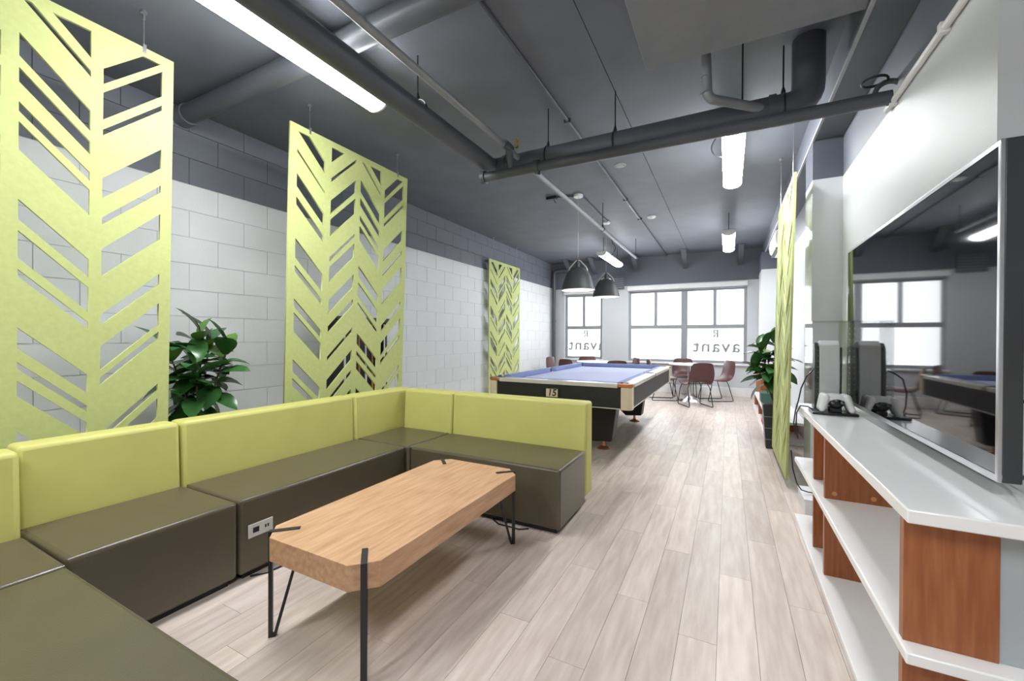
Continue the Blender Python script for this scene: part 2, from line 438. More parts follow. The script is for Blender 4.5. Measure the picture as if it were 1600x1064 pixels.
hanging_screen(.472, 4.0, 2.535, .0175, 'lime screen beside the white column at the end of the long shelf', .92, .955)

# ------------------------------------------------------------------ sofa
SZ = .40
def piping(pts, parent): MB().tube(pts, .0055, 8, closed=True).build('piping', M_pip, parent, smooth=True)
def module(label, x0, x1, y0, y1, backs, top=.735, th=.17):
    """seat rectangle; backs: sides with a backrest, standing outside the rectangle"""
    t = thing('sofa_module', label, 'sofa', ((x0+x1)/2, (y0+y1)/2, 0), 'modules of the lime and olive lounge sofa')
    e = .0
    B(x0 + .03, x1 - .03, y0 + .03, y1 - .03, 0, .03).build('plinth', M_blackp, t)
    s = B(x0, x1, y0, y1, .03, SZ).build('seat', M_leather, t, bevel=.018, seg=4)
    i = .0085
    piping([(x0+i, y0+i, SZ-i), (x1-i, y0+i, SZ-i), (x1-i, y1-i, SZ-i), (x0+i, y1-i, SZ-i)], s)
    for b in backs:
        zb = .06; ln = .03
        if b[0] == 'W': # west: behind x0
            a, c = b[1], b[2]
            m = MB().hexa([(x0-th,a,zb),(x0-.002,a,zb),(x0-.002,c,zb),(x0-th,c,zb)], [(x0-th,a,top),(x0-.002-ln,a,top),(x0-.002-ln,c,top),(x0-th,c,top)])
        elif b[0] == 'N':
            a, c = b[1], b[2]
            m = MB().hexa([(a,y1+.002,zb),(c,y1+.002,zb),(c,y1+th,zb),(a,y1+th,zb)], [(a,y1+.002+ln,top),(c,y1+.002+ln,top),(c,y1+th,top),(a,y1+th,top)])
        else:
            a, c = b[1], b[2]
            m = MB().hexa([(a,y0-th,zb),(c,y0-th,zb),(c,y0-.002,zb),(a,y0-.002,zb)], [(a,y0-th,top),(c,y0-th,top),(c,y0-.002-ln,top),(a,y0-.002-ln,top)])
        m.build('backrest', M_limev, t, bevel=.022, seg=3)
    return t
module('square corner module of the sofa next to the long bench without outlet', -2.50, -2.05, .08, .578, [('W', -.09, .578), ('S', -2.50, -2.05)])
module('short sofa module with lime backrest and no outlet', -2.605, -2.10, .586, 1.176, [('W', .586, 1.176)])
mB = module('long sofa module with a white power outlet in its front', -2.605, -2.10, 1.184, 2.355, [('W', 1.184, 2.355)])
module('corner sofa module with two lime backrests near the cue rack', -2.605, -2.073, 2.363, 2.87, [('W', 2.363, 2.87+.17), ('N', -2.60, -2.073)])
module('long sofa module whose lime back faces the pool table', -2.065, -.895, 2.363, 2.87, [('N', -2.065, -.895)])
module('long sofa module on the opposite side of the coffee table from the pool table', -2.04, -.90, .08, .573, [('S', -2.04, -.90)])
ou = MB().box(-2.10, -2.094, 1.222, 1.348, .20, .268).build('outlet_plate', mat('outlet_plate_grey', (.62, .61, .57), .4, noise=.03), mB, bevel=.003)
MB().box(-2.095, -2.0925, 1.245, 1.275, .222, .248).build('socket', M_blackp, ou)
for yy in (1.305, 1.318): MB().box(-2.095, -2.0925, yy, yy + .007, .228, .243).build('usb_port', M_blackp, ou)
tag(MB().tube([(-2.11, 1.24, .006), (-2.07, 1.30, .006), (-2.055, 1.42, .006), (-2.07, 1.52, .006), (-2.12, 1.58, .006)], .005, 8).build('power_cord', M_blackp, smooth=True),
    'black cord on the floor at the sofa module with the outlet', 'cord')
tag(MB().tube([(-1.36, 2.37, .006), (-1.30, 2.33, .006), (-1.15, 2.325, .006), (-1.10, 2.36, .006)], .005, 8).build('power_cord', M_blackp, smooth=True),
    'black cord on the floor beside the far leg of the coffee table', 'cord')

# ------------------------------------------------------------------ coffee table
ct = thing('coffee_table', 'oak coffee table with clipped corners and black hairpin legs', 'table', (-1.36, 1.60, 0))
cx0, cx1, cy0, cy1, cc = -1.655, -1.072, 1.0, 2.195, .078
octo = [(cx0+cc,cy0),(cx1-cc,cy0),(cx1,cy0+cc),(cx1,cy1-cc),(cx1-cc,cy1),(cx0+cc,cy1),(cx0,cy1-cc),(cx0,cy0+cc)]
MB().prism(octo, .328, .42).build('table_top', M_oak, ct, bevel=.0012, seg=1)
def leg(cx, cy, dx, dy):
    # dx,dy: unit diagonal pointing outwards from the clipped corner
    n = Vector((dx, dy, 0)).normalized(); s = Vector((-n.y, n.x, 0)); c = Vector((cx, cy, 0)); hw = .011
    def bar(p, q, off, th, mb):
        p, q, off = Vector(p), Vector(q), Vector(off)
        vs = [p - s*hw, p + s*hw, p + s*hw + off*th, p - s*hw + off*th, q - s*hw, q + s*hw, q + s*hw + off*th, q - s*hw + off*th]
        mb.add(vs, [(0,1,2,3),(4,7,6,5),(0,4,5,1),(1,5,6,2),(2,6,7,3),(3,7,4,0)])
    g = MB()
    bar(c + Vector((0,0,0)), c + Vector((0,0,.424)), n, .014, g)              # upright strap on the clipped corner
    bar(c - n*.10 + Vector((0,0,.4203)), c + n*.014 + Vector((0,0,.4203)), (0,0,1), .004, g)  # strap end let over the top
    bar(c - n*.012 + Vector((0,0,.0)), c - n*.10 + Vector((0,0,.328)), n, .011, g)
    bar(c - n*.012, c + n*.014, (0,0,1), .008, g)
    g.build('leg', M_black, ct, bevel=.0012)
h_ = cc / 2
leg(cx0 + h_, cy0 + h_, -1, -1); leg(cx1 - h_, cy0 + h_, 1, -1); leg(cx1 - h_, cy1 - h_, 1, 1); leg(cx0 + h_, cy1 - h_, -1, 1)

# ------------------------------------------------------------------ long shelf under the television
XS = .403
sh = thing('long_shelf', 'long white shelf unit with red-brown uprights under the television', 'shelf', (.6, 2.4, 0))
B(XS, XR - .004, 1.385, 3.36, .738, .773).build('top_board', M_lamin, sh, bevel=.004)
B(XS, XR - .004, 1.385, 3.36, .382, .412).build('middle_board', M_lamin, sh, bevel=.004)
B(XS, XR - .004, 1.385, 3.36, .002, .03).build('bottom_board', M_lamin, sh, bevel=.003)
for y in (1.44, 2.545, 2.86):
    for z0, z1 in ((.412, .738), (.03, .382)):
        xa = .412 if y < 2 else (.43 if y < 2.7 else .433)
        p = B(xa, .59 if y < 2 else (.70 if y < 2.7 else .6), y, y + .028, z0, z1).build('upright', M_brown, sh, bevel=.001)
        if y > 2.3 and y < 2.7 and z0 > .2:
            for xx in (.47, .62):
                MB().tube([(xx, y - .001, .44), (xx, y + .004, .44)], .011, 14).build('cover_cap', mat('orange_cap', (.62, .26, .12), .4, noise=.05), p)
B(.592, XR - .004, 1.445, 1.463, .412, .738).build('end_panel', mat('blue_grey_panel', (.42, .46, .47), .45, noise=.04), sh)
B(.592, XR - .004, 1.445, 1.463, .03, .382).build('end_panel', MATS['blue_grey_panel'], sh)
# a second unit of the same kind beyond the screen
s2 = thing('low_shelf', 'low white shelf with red-brown uprights beyond the tall black planter', 'shelf', (.6, 7.2, 0))
B(.40, XR - .004, 5.6, 8.75, .002, .03).build('bottom_board', M_lamin, s2, bevel=.003)
B(.42, XR - .004, 5.6, 8.75, .23, .26).build('middle_board', M_lamin, s2, bevel=.003)
for y in (6.3, 7.55, 8.6): B(.43, XR - .01, y, y + .03, .03, .23).build('upright', M_brown, s2)
for y in (7.55, 8.6): B(.45, XR - .01, y, y + .03, .26, .62).build('upright', M_brown, s2)
bx = thing('card_box', 'dark green box on the low shelf behind the planter', 'box', (.55, 7.3, .26))
B(.44, .68, 7.12, 7.5, .26, .40).build('body', M_green, bx, bevel=.003); B(.437, .683, 7.117, 7.503, .37, .403).build('lid', M_green, bx, bevel=.002)
bx = thing('game_box', 'red and white game box on the bottom of the low shelf', 'box', (.5, 6.5, .03))
B(.42, .62, 6.45, 6.75, .03, .10).build('body', M_white, bx); B(.417, .623, 6.447, 6.753, .06, .102).build('lid', M_red, bx, bevel=.002)
bx = thing('game_box', 'flat red game box on the bottom of the low shelf by the planter', 'box', (.5, 6.0, .03))
B(.42, .60, 5.9, 6.2, .03, .07).build('body', M_white, bx); B(.417, .603, 5.897, 6.203, .05, .073).build('lid', M_red, bx, bevel=.002)

# ------------------------------------------------------------------ television
tv = thing('television', 'large flat black television on the white wall above the shelf', 'television', (.67, 2.4, .818))
XT, ty0, ty1, tz0, tz1 = .645, 1.585, 3.195, .818, 1.736
B(XT + .004, XT + .045, ty0, ty1, tz0, tz1).build('housing', M_tvblack, tv, bevel=.004)
B(XT + .045, XR, 2.15, 2.7, 1.1, 1.5).build('wall_mount', M_blackp, tv)
fm = MB(); t = .014
for a in ((ty0, ty1, tz1 - t, tz1), (ty0, ty1, tz0, tz0 + t*1.4), (ty0, ty0 + t, tz0 + t*1.4, tz1 - t), (ty1 - t, ty1, tz0 + t*1.4, tz1 - t)): fm.box(XT - .003, XT + .006, *a)
fm.build('frame', M_tvsilver, tv, bevel=.0015)
B(XT - .001, XT + .005, ty0 + t, ty1 - t, tz0 + t*1.4, tz1 - t).build('screen', M_screen, tv)
tag(MB().tube([(.70, 1.66, 1.05), (.715, 1.60, 1.02), (.72, 1.575, .93), (.715, 1.60, .86), (.73, 1.7, .80), (.75, 1.85, .778)], .004, 8).build('television_cable', M_blackp, smooth=True),
    'black cable hanging behind the edge of the television', 'cable')

# ------------------------------------------------------------------ console in an acrylic case, controllers on a dock
ac = thing('acrylic_case', 'clear acrylic case on the shelf over the game console', 'case', (.56, 3.19, .773))
ax0, ax1, ay0, ay1, az0, az1, at = .452, .635, 3.08, 3.34, .774, 1.305, .005
for q in ((ax0, ax1, ay0, ay0+at, az0, az1), (ax0, ax1, ay1-at, ay1, az0, az1), (ax0, ax0+at, ay0+at, ay1-at, az0, az1), (ax1-at, ax1, ay0+at, ay1-at, az0, az1)):
    B(*q).build('side_panel', M_acryl, ac)
B(ax0, ax1, ay0, ay1, az1, az1 + at).build('lid', M_acryl, ac)
dots = MB()
for i in range(6):
    for j in range(14): dots.box(ax0+.03+i*.03, ax0+.0325+i*.03, ay0-.0008, ay0, az0+.06+j*.033, az0+.0625+j*.033)
tag(dots.build('perforation', M_dot, ac), kind='stuff')
gc = thing('game_console', 'upright black and white game console inside the clear case', 'console', (.53, 3.2, .773))
def fin(x0, x1, dz, m, name, parent):
    prof = [(3.13, .774), (3.29, .774), (3.30, .9), (3.295, 1.12+dz), (3.25, 1.165+dz), (3.17, 1.18+dz), (3.135, 1.15+dz), (3.125, 1.0)]
    return MB().prism([(p[0], p[1]) for p in prof], x0, x1, lambda p: (p[2], p[0], p[1])).build(name, m, parent, bevel=.006, seg=2)
fin(.475, .497, 0, M_blackp, 'core', gc); wp = fin(.498, .60, .012, M_white, 'side_panel', gc)
B(.60, .61, 3.14, 3.28, .774, 1.15).build('vent_strip', M_blackp, gc)
dk = thing('charging_dock', 'flat black charging dock on the white shelf', 'dock', (.535, 2.965, .773))
B(.43, .64, 2.89, 3.05, .773, .787).build('base', M_blackp, dk, bevel=.005)
for yy in (2.935, 3.005): B(.52, .57, yy - .012, yy + .012, .787, .81).build('cradle', M_blackp, dk, bevel=.003)
def controller(label, y):
    x = .545
    t = thing('game_controller', label, 'controller', (x, y, .80), 'controllers on the charging dock')
    m = MB(); m.ellipsoid((x, y, .862), (.058, .03, .026))
    for s in (-1, 1):
        for k in range(7):
            u = k / 6; m.ellipsoid((x + s*(.048 + .020*u), y - .004 - .018*u, .866 - .062*u), (.024 - .007*u, .027 - .009*u, .024 - .006*u), 10, 7)
    o = m.build('shell', M_white, t, smooth=True, angle=80)
    r_ = o.modifiers.new('remesh', 'REMESH'); r_.mode = 'VOXEL'; r_.voxel_size = .004; r_.use_smooth_shade = True
    sm = o.modifiers.new('smooth', 'SMOOTH'); sm.iterations = 5; sm.factor = .6
    MB().ellipsoid((x, y - .012, .842), (.036, .022, .034)).build('face_plate', M_blackp, t, smooth=True, angle=80)
    for s in (-1, 1):
        st = MB().lathe([(.006, 0), (.006, .012), (.010, .014), (.010, .018), (.0, .019)], ORG[t.name], 12).build('thumb_stick', M_blackp, t, smooth=True)
        st.location = (s * .022, -.028, .042); st.rotation_euler = (R(70), 0, 0)
controller('white game controller on the charging dock, next to the clear case', 3.005); controller('white game controller on the charging dock, on the side away from the clear case', 2.935)
tag(MB().tube([(.472, 3.12, 1.02), (.455, 3.075, 1.01), (.425, 3.05, .98), (.40, 3.08, .90), (.392, 3.12, .82), (.386, 3.2, .74), (.38, 3.22, .66), (.385, 3.18, .6), (.39, 3.12, .58), (.39, 3.2, .65), (.393, 3.2, .73), (.40, 3.1, .79), (.425, 3.0, .80), (.44, 2.97, .79)], .004, 8).build('console_cable', M_blackp, smooth=True),
    'black cable looping over the shelf end from the console', 'cable')
sb = thing('set_top_box', 'small white box lying on the middle shelf', 'box', (.53, 3.0, .412))
B(.47, .60, 2.93, 3.1, .4125, .46).build('body', M_white, sb, bevel=.004); B(.468, .471, 2.95, 3.08, .425, .447).build('front_strip', M_chrome, sb)
fbx = thing('junction_box', 'white box on the floor at the end of the long shelf', 'box', (.53, 3.6, 0))
B(.47, .60, 3.42, 3.72, 0, .1).build('body', M_white, fbx, bevel=.006); B(.465, .605, 3.415, 3.725, .1, .115).build('lid', M_white, fbx, bevel=.004)
tag(MB().tube([(.40, 3.50, .42), (.405, 3.46, .3), (.43, 3.47, .2), (.46, 3.5, .15), (.50, 3.52, .135), (.54, 3.55, .125)], .004, 8).build('floor_cable', M_blackp, smooth=True),
    'black cable ending on the white box on the floor', 'cable')
tm = thing('wall_switch', 'small white wall switch with an orange tag on the column', 'switch', (.597, 4.2, 1.0))
B(.590, .602, 4.16, 4.26, .95, 1.08).build('plate', M_white, tm, bevel=.003); B(.586, .590, 4.19, 4.23, 1.0, 1.03).build('tag', mat('orange_tag', (.8, .3, .08), .5, noise=.02), tm)

# ------------------------------------------------------------------ pool table
PT = thing('pool_table', 'black pool table with lavender cloth and cream corners', 'pool table', (-1.54, 5.345, 0))
qx0, qx1, qy0, qy1, qz = -2.30, -.78, 3.89, 6.80, .775
aL = .545
# aprons
for q in ((qx0+.10, qx1-.10, qy0+.015, qy0+.055), (qx0+.10, qx1-.10, qy1-.055, qy1-.015)): B(*q, aL, .735).build('apron', M_blacklam, PT, bevel=.003)
for q in ((qx0+.015, qx0+.055, qy0+.10, qy1-.10), (qx1-.055, qx1-.015, qy0+.10, qy1-.10)): B(*q, aL, .735).build('apron', M_blacklam, PT, bevel=.003)
tr = MB()
for q in ((qx0+.1, qx1-.1, qy0+.010, qy0+.05), (qx0+.1, qx1-.1, qy1-.05, qy1-.01), (qx0+.01, qx0+.05, qy0+.1, qy1-.1), (qx1-.05, qx1-.01, qy0+.1, qy1-.1)): tr.box(*q, aL - .008, aL)
tr.build('apron_trim', M_alu, PT)
def corner(cx, cy, sx, sy):
    k = .10; c2 = .03
    pts = [(0, 0), (k, 0), (k, -.0), (k, k)]
    P = [(0, 0), (k, 0), (k, k - c2), (k - c2, k), (0, k)]
    P = [(0, k), (0, k - .05), (k - .05, k - .05) , (k - .05, 0), (k, 0), (k, k - c2), (k - c2, k)]
    ps = [(cx + sx*(p[0] - k), cy + sy*(p[1] - k)) for p in P]
    if sx * sy < 0: ps = ps[::-1]
    MB().prism(ps, aL - .012, .742).build('corner_casting', M_cream, PT, bevel=.004)
    P = [(-.03, k), (-.03, k-.045), (k-.045, k-.045), (k-.045, -.03), (k+.004, -.03), (k+.004, k-c2), (k-c2, k+.004)]
    ps = [(cx + sx*(p[0] - k), cy + sy*(p[1] - k)) for p in P]
    if sx * sy < 0: ps = ps[::-1]
    MB().prism(ps, .743, .778).build('corner_cap', M_copper, PT, bevel=.005)
for sx, cx in ((-1, qx0), (1, qx1)):
    for sy, cy in ((-1, qy0), (1, qy1)): corner(cx, cy, sx, sy)
ym = (qy0 + qy1) / 2
for q in ((qx0+.13, qx1-.13, qy0, qy0+.11), (qx0+.13, qx1-.13, qy1-.11, qy1)): B(*q, .735, qz).build('rail', M_alu, PT, bevel=.005)
for xa in (qx0, qx1 - .11):
    for ya, yb in ((qy0+.13, ym-.05), (ym+.05, qy1-.13)): B(xa, xa + .11, ya, yb, .735, qz).build('rail', M_alu, PT, bevel=.005)
# sights on the rails
# cushions: tapered noses inside the rails
def cushion(a, b, nx, ny, top=.795):
    a, b, n = Vector(a), Vector(b), Vector((nx, ny)); d = (b - a).normalized(); w_ = .058; c = .05
    p = [a, b, b + n*w_ - d*c, a + n*w_ + d*c]
    if d.x * n.y - d.y * n.x < 0: p = [b, a, a + n*w_ + d*c, b + n*w_ - d*c]
    MB().prism([tuple(q) for q in p], .742, top).build('cushion', M_cushion, PT, bevel=.004)
cushion((qx0+.14, qy0+.112), (qx1-.14, qy0+.112), 0, 1, .777); cushion((qx0+.14, qy1-.112), (qx1-.14, qy1-.112), 0, -1)
for ya, yb in ((qy0+.14, ym-.055), (ym+.055, qy1-.14)):
    cushion((qx0+.112, ya), (qx0+.112, yb), 1, 0); cushion((qx1-.112, ya), (qx1-.112, yb), -1, 0, .777)
B(qx0+.06, qx1-.06, qy0+.06, qy1-.06, .69, .738).build('bed_cloth', M_cloth, PT)
for px, py in ((qx0+.095, qy0+.095), (qx1-.095, qy0+.095), (qx0+.095, qy1-.095), (qx1-.095, qy1-.095), (qx0+.08, ym), (qx1-.08, ym)):
    MB().lathe([(.045, .0), (.062, .0), (.062, .042), (.045, .042)], (px, py, .7365), 20, closed=True).build('pocket', M_blackp, PT, smooth=True)
B(qx0+.08, qx1-.08, qy0+.08, qy1-.08, aL + .02, .689).build('slate_frame', M_blacklam, PT)
for yc in (4.5, 6.19):
    # trestle pedestal, narrower at the foot
    x0, x1 = -1.97, -1.03; lg = MB()
    lg.prism([(x0, aL+.02), (x0+.06, .10), (x0+.28, .085), (x0+.42, .22), (x1-.42, .22), (x1-.28, .085), (x1-.06, .10), (x1, aL+.02)][::-1], yc - .09, yc + .09, lambda p: (p[0], p[2], p[1]))
    pl = lg.build('pedestal', M_blacklam, PT, bevel=.012)
    for xx in (x0 + .17, x1 - .17):
        MB().lathe([(.0, 0), (.072, 0), (.075, .008), (.06, .02), (.022, .032), (.016, .05), (.016, .10)], (xx, yc, 0), 20).build('levelling_foot', M_copper, pl, smooth=True)
pq = B(-1.665, -1.48, qy0 + .010, qy0 + .016, .60, .70).build('plaque_backing', M_blackp, PT, bevel=.004)
pq2 = B(-1.63, -1.505, qy0 + .006, qy0 + .011, .61, .69).build('number_plaque', M_cream, pq)
l = text_mesh('lettering', '15', .095, M_blackp, pq, .0008, .15, .002); l.rotation_euler = (R(90), 0, 0); l.location = Vector((-1.567, qy0 + .005, .65)) - ORG[PT.name]
ck = MB().box(-2.2, -2.175, 3.93, 3.955, .7755, .80).build('chalk_cube', mat('blue_chalk', (.06, .12, .3), .9, noise=.1)); tag(ck, 'small blue chalk cube on the pool table rail', 'chalk')

# ------------------------------------------------------------------ chairs and tables by the windows
def make_chair():
    t = thing('scoop_chair', 'x', 'chair', (0, 0, 0), 'maroon leather sled chairs by the windows')
    # shell: profile from the front of the seat up the back; y forward, origin at floor centre
    prof = [(.22, .425), (.205, .44), (.12, .435), (0, .43), (-.10, .435), (-.165, .455), (-.20, .50), (-.225, .58), (-.245, .67), (-.26, .76), (-.265, .78)]
    hw = [.19, .215, .225, .225, .222, .22, .222, .225, .21, .185, .16]
    sag = [.0, .018, .035, .045, .05, .05, .045, .04, .035, .03, .028]
    m = MB(); n = 8; N = len(prof); vs = []; nor = []
    for i in range(N):
        a = prof[max(i-1, 0)]; b = prof[min(i+1, N-1)]; d = Vector((b[0]-a[0], b[1]-a[1])).normalized(); nor.append(Vector((d.y, -d.x)))
    for side in (0, 1):
        for i in range(N):
            for k in range(n + 1):
                u = -1 + 2 * k / n; w_ = hw[i]; lift = sag[i] * abs(u) ** 2.4 * 1.3
                nn = -nor[i]; y = prof[i][0] + nn.x * lift * -1 * -1; z = prof[i][1] + nn.y * lift
                if side: y -= nn.x * .02; z -= nn.y * .02
                vs.append((u * w_, y, z))
    fs = []; q = N * (n + 1)
    idx = lambda s, i, k: s*q + i*(n+1) + k
    for i in range(N - 1):
        for k in range(n):
            fs.append((idx(0,i,k), idx(0,i,k+1), idx(0,i+1,k+1), idx(0,i+1,k))); fs.append((idx(1,i,k), idx(1,i+1,k), idx(1,i+1,k+1), idx(1,i,k+1)))
        for k in (0, n): fs.append((idx(0,i,k), idx(0,i+1,k), idx(1,i+1,k), idx(1,i,k)))
    for i in (0, N - 1):
        for k in range(n): fs.append((idx(0,i,k), idx(1,i,k), idx(1,i,k+1), idx(0,i,k+1)))
    m.add(vs, fs)
    o = m.build('seat_shell', M_maroon, t, smooth=True, angle=50)
    sd = o.modifiers.new('subdivision', 'SUBSURF'); sd.levels = 1; sd.render_levels = 1
    for s in (-1, 1):
        x = s * .205
        MB().tube([(x*.75, .15, .415), (x*.95, .17, .30), (x, .235, .03), (x, .23, .012), (x, .21, .008), (x, -.21, .008), (x, -.235, .012), (x, -.24, .03), (x*.95, -.15, .33), (x*.75, -.12, .415)], .008, 8).build('sled_leg', M_black, t, smooth=True, angle=60)
    MB().tube([(-.155, .15, .405), (.155, .15, .405)], .008, 8).build('cross_bar', M_black, t, smooth=True)
    MB().tube([(-.155, -.12, .405), (.155, -.12, .405)], .008, 8).build('cross_bar', M_black, t, smooth=True)
    return t
ch0 = make_chair(); used = False
def chair(x, y, fx, fy, label):
    global used
    c = copy_tree(ch0) if used else ch0
    used = True
    c.location = (x, y, 0); c.rotation_euler = (0, 0, math.atan2(fy, fx) - math.pi / 2); c['label'] = label
def round_table(x, y, label, r=.37, zt=.715):
    t = thing('round_table', label, 'table', (x, y, 0), 'round white pedestal tables')
    MB().lathe([(0, 0), (r, 0), (r + .004, .006), (r + .004, .018), (r, .024), (0, .024)], (x, y, zt - .024), 48).build('table_top', M_tabletop, t, smooth=True)
    MB().lathe([(.032, .09), (.032, zt - .04), (.10, zt - .028), (.10, zt - .024)], (x, y, 0), 20).build('post', M_chrome, t, smooth=True)
    MB().lathe([(0, 0), (.235, 0), (.24, .006), (.20, .018), (.09, .045), (.045, .09), (.0, .1)], (x, y, 0), 36).build('base', M_chrome, t, smooth=True)
round_table(-.66, 8.73, 'round white table on a chrome foot by the wide window')
chair(-.52, 8.13, -.48, .88, 'maroon chair at the wide-window table, its back towards the sofa')
chair(-.215, 9.03, -.87, -.48, 'maroon chair at the wide-window table, on the side nearest the leafy plant')
chair(-1.13, 8.66, .95, .32, 'maroon chair at the wide-window table, on its pool-table side')
chair(-.80, 9.36, .2, -.98, 'maroon chair between the wide window and the round table')
round_table(-2.45, 8.62, 'round white table behind the pool table, by the narrow window', .42)
chair(-1.98, 8.12, -.45, .89, 'maroon chair between the pool table and the round table behind it')
chair(-2.02, 9.2, -.85, -.5, 'maroon chair at the table behind the pool table, under the pier between the windows')
chair(-2.84, 9.26, .35, -.93, 'maroon chair between the narrow window and its round table')
chair(-2.76, 8.14, .42, .9, 'maroon chair angled towards the table behind the pool table')
chair(-3.28, 8.72, .98, -.1, 'maroon chair with its back to the block wall')

# ------------------------------------------------------------------ pendant lamps over the pool table
def pendant(x, y, zr, label):
    t = thing('pendant_lamp', label, 'lamp', (x, y, zr), 'dark dome pendants over the pool table')
    out = [(.215, 0), (.208, .03), (.19, .10), (.158, .19), (.112, .265), (.06, .298), (.0, .304)]
    MB().lathe(out, (x, y, zr), 36).build('shade', M_shade, t, smooth=True, angle=60)
    del_ = [(r_ - .006 if r_ > .02 else 0, z - .005 if z > .01 else z) for r_, z in out]
    MB().lathe([(.219, .0), (.219, .008), (.205, .004)] + del_[1:], (x, y, zr), 36).build('lining', M_shadein, t, smooth=True, angle=60)
    for me in (t.children[0].data, t.children[1].data):
        bm = bmesh.new(); bm.from_mesh(me)
        bmesh.ops.delete(bm, geom=[f for f in bm.faces if len(f.verts) > 4], context='FACES_ONLY'); bm.to_mesh(me); bm.free()
    MB().tube([(x-.13, y, zr+.245), (x-.11, y, zr+.30), (x-.03, y, zr+.385), (x, y, zr+.395), (x+.03, y, zr+.385), (x+.11, y, zr+.30), (x+.13, y, zr+.245)], .007, 8).build('handle', M_alu, t, smooth=True)
    MB().lathe([(.025, .30), (.025, .345), (.012, .38), (.008, .41)], (x, y, zr), 14).build('socket_cap', M_shade, t, smooth=True)
    MB().ellipsoid((x, y, zr + .12), (.035, .035, .05)).build('bulb', M_bulb, t, smooth=True)
    MB().tube([(x, y, zr + .40), (x, y, ZC - .02)], .003, 6).build('cord', M_alu, t)
    MB().lathe([(.0, 0), (.055, 0), (.06, .006), (.06, .03)], (x, y, ZC - .03), 24).build('canopy', M_white, t, smooth=True)
pendant(-1.73, 5.18, 1.815, 'dark dome pendant over the middle of the pool table')
pendant(-1.73, 6.58, 1.85, 'dark dome pendant over the window end of the pool table')
cn = thing('wiring_conduit', 'thin dark conduit on the ceiling linking the two pendants', 'conduit', (-1.73, 5.9, ZC - .04))
MB().tube([(-1.70, 5.24, ZC - .012), (-1.70, 6.52, ZC - .012)], .011, 8).build('tube', M_pipe, cn, smooth=True)
MB().tube([(-1.79, 5.17, ZC - .012), (-2.0, 5.10, ZC - .012)], .011, 8).build('tube', M_pipe, cn, smooth=True)
B(-2.13, -1.99, 5.06, 5.12, ZC - .037, ZC - .002).build('junction_box', M_blackp, cn, bevel=.003)
MB().tube([(-2.03, 5.09, ZC - .035), (-2.02, 5.09, ZC - .07), (-2.0, 5.09, ZC - .09)], .004, 6).build('loose_wire', M_blackp, cn)

# ------------------------------------------------------------------ linear LED lamps
def led(x, y0, y1, z, label, rods=(), w_=.17):
    t = thing('linear_lamp', label, 'lamp', (x, (y0+y1)/2, z), 'white linear LED lamps on the ceiling')
    h = w_ / 2; n = 10
    body = [(x - h, z + .055)] + [(x + h * math.cos(math.pi + math.pi * k / n), z + .045 + .045 * math.sin(math.pi + math.pi * k / n)) for k in range(n + 1)] + [(x + h, z + .055)]
    T = lambda p: (p[0], p[2], p[1])
    MB().prism(body[::-1], y0 + .015, y1 - .015, T).build('diffuser', M_led, t, smooth=True)
    for a, b in ((y0, y0 + .015), (y1 - .015, y1)):
        big = [(x + (px - x) * 1.03, z + .05 + (pz - z - .05) * 1.06) for px, pz in body]
        MB().prism(big[::-1], a, b, T).build('end_cap', M_ledbody, t)
    B(x - h*.98, x + h*.98, y0 + .01, y1 - .01, z + .056, z + .085).build('housing', M_ledbody, t, bevel=.004)
    for yy in rods or (y0 + .15, y1 - .15):
        MB().tube([(x, yy, z + .085), (x, yy, ZC)], .005, 8).build('hanger_rod', M_black, t)
    return t
led(-2.20, .85, 2.18, 2.79, 'linear LED lamp over the sofa')
led(.03, 3.68, 5.0, 2.79, 'linear LED lamp behind the pipes near the planter screen')
led(.0, 6.76, 8.1, 2.69, 'linear LED lamp over the round table by the wide window')
led(-2.04, 7.42, 8.78, 2.69, 'linear LED lamp over the table behind the pool table')
led(-2.20, -1.6, -.25, 2.79, 'added unseen linear LED lamp above the space behind the sofa')  # out of view, added to light the closed near end of the room
led(.25, -1.4, -.05, 2.76, 'added unseen linear LED lamp under the grey bulkhead')  # second added lamp out of view, fill light from behind the camera
tag(MB().tube([(-1.93, 7.75, ZC), (-1.93, 7.75, ZC - .05), (-1.90, 7.78, ZC - .10), (-1.87, 7.80, ZC - .16), (-1.90, 7.82, ZC - .22), (-1.96, 7.82, ZC - .30)], .007, 8).build('lamp_flex', M_blackp, smooth=True),
    'black flex curling down to the LED lamp behind the pool table', 'cable')

tag(MB().tube([(-.10, 4.25, ZC), (-.12, 4.25, ZC - .03)] + arc((-.05, 4.25, ZC - .10), .095, 150, 290, 10, 'xz') + [(.02, 4.25, ZC - .17)], .006, 8).build('lamp_flex', M_pipe, smooth=True),
    'grey flex looping from the ceiling to the LED lamp behind the pipes', 'cable')

# ------------------------------------------------------------------ pipes
def elbow_pts(a, c, b, r=.06, n=5):
    a, c, b = Vector(a), Vector(c), Vector(b); p = c + (a-c).normalized()*r; q = c + (b-c).normalized()*r; out = []
    for i in range(n + 1):
        u = i / n; out.append(p*(1-u)**2 + c*2*u*(1-u) + q*u*u)
    return out
def clevis(x, y, z, r, parent, along='x'):
    MB().tube([(x, y, z + r + .03), (x, y, ZC)], .005, 8).build('hanger_rod', M_black, parent)
    rg = MB(); pts = []
    for k in range(20):
        a = 2*math.pi*k/20
        pts.append((x, y + (r+.004)*math.cos(a), z + (r+.004)*math.sin(a)) if along == 'x' else (x + (r+.004)*math.cos(a), y, z + (r+.004)*math.sin(a)))
    rg.tube(pts, .006, 6, closed=True)
    rg.lathe([(.012, 0), (.014, .02), (.006, .05)], (x, y, z + r), 10)
    rg.build('clevis_hanger', M_black, parent, smooth=True)
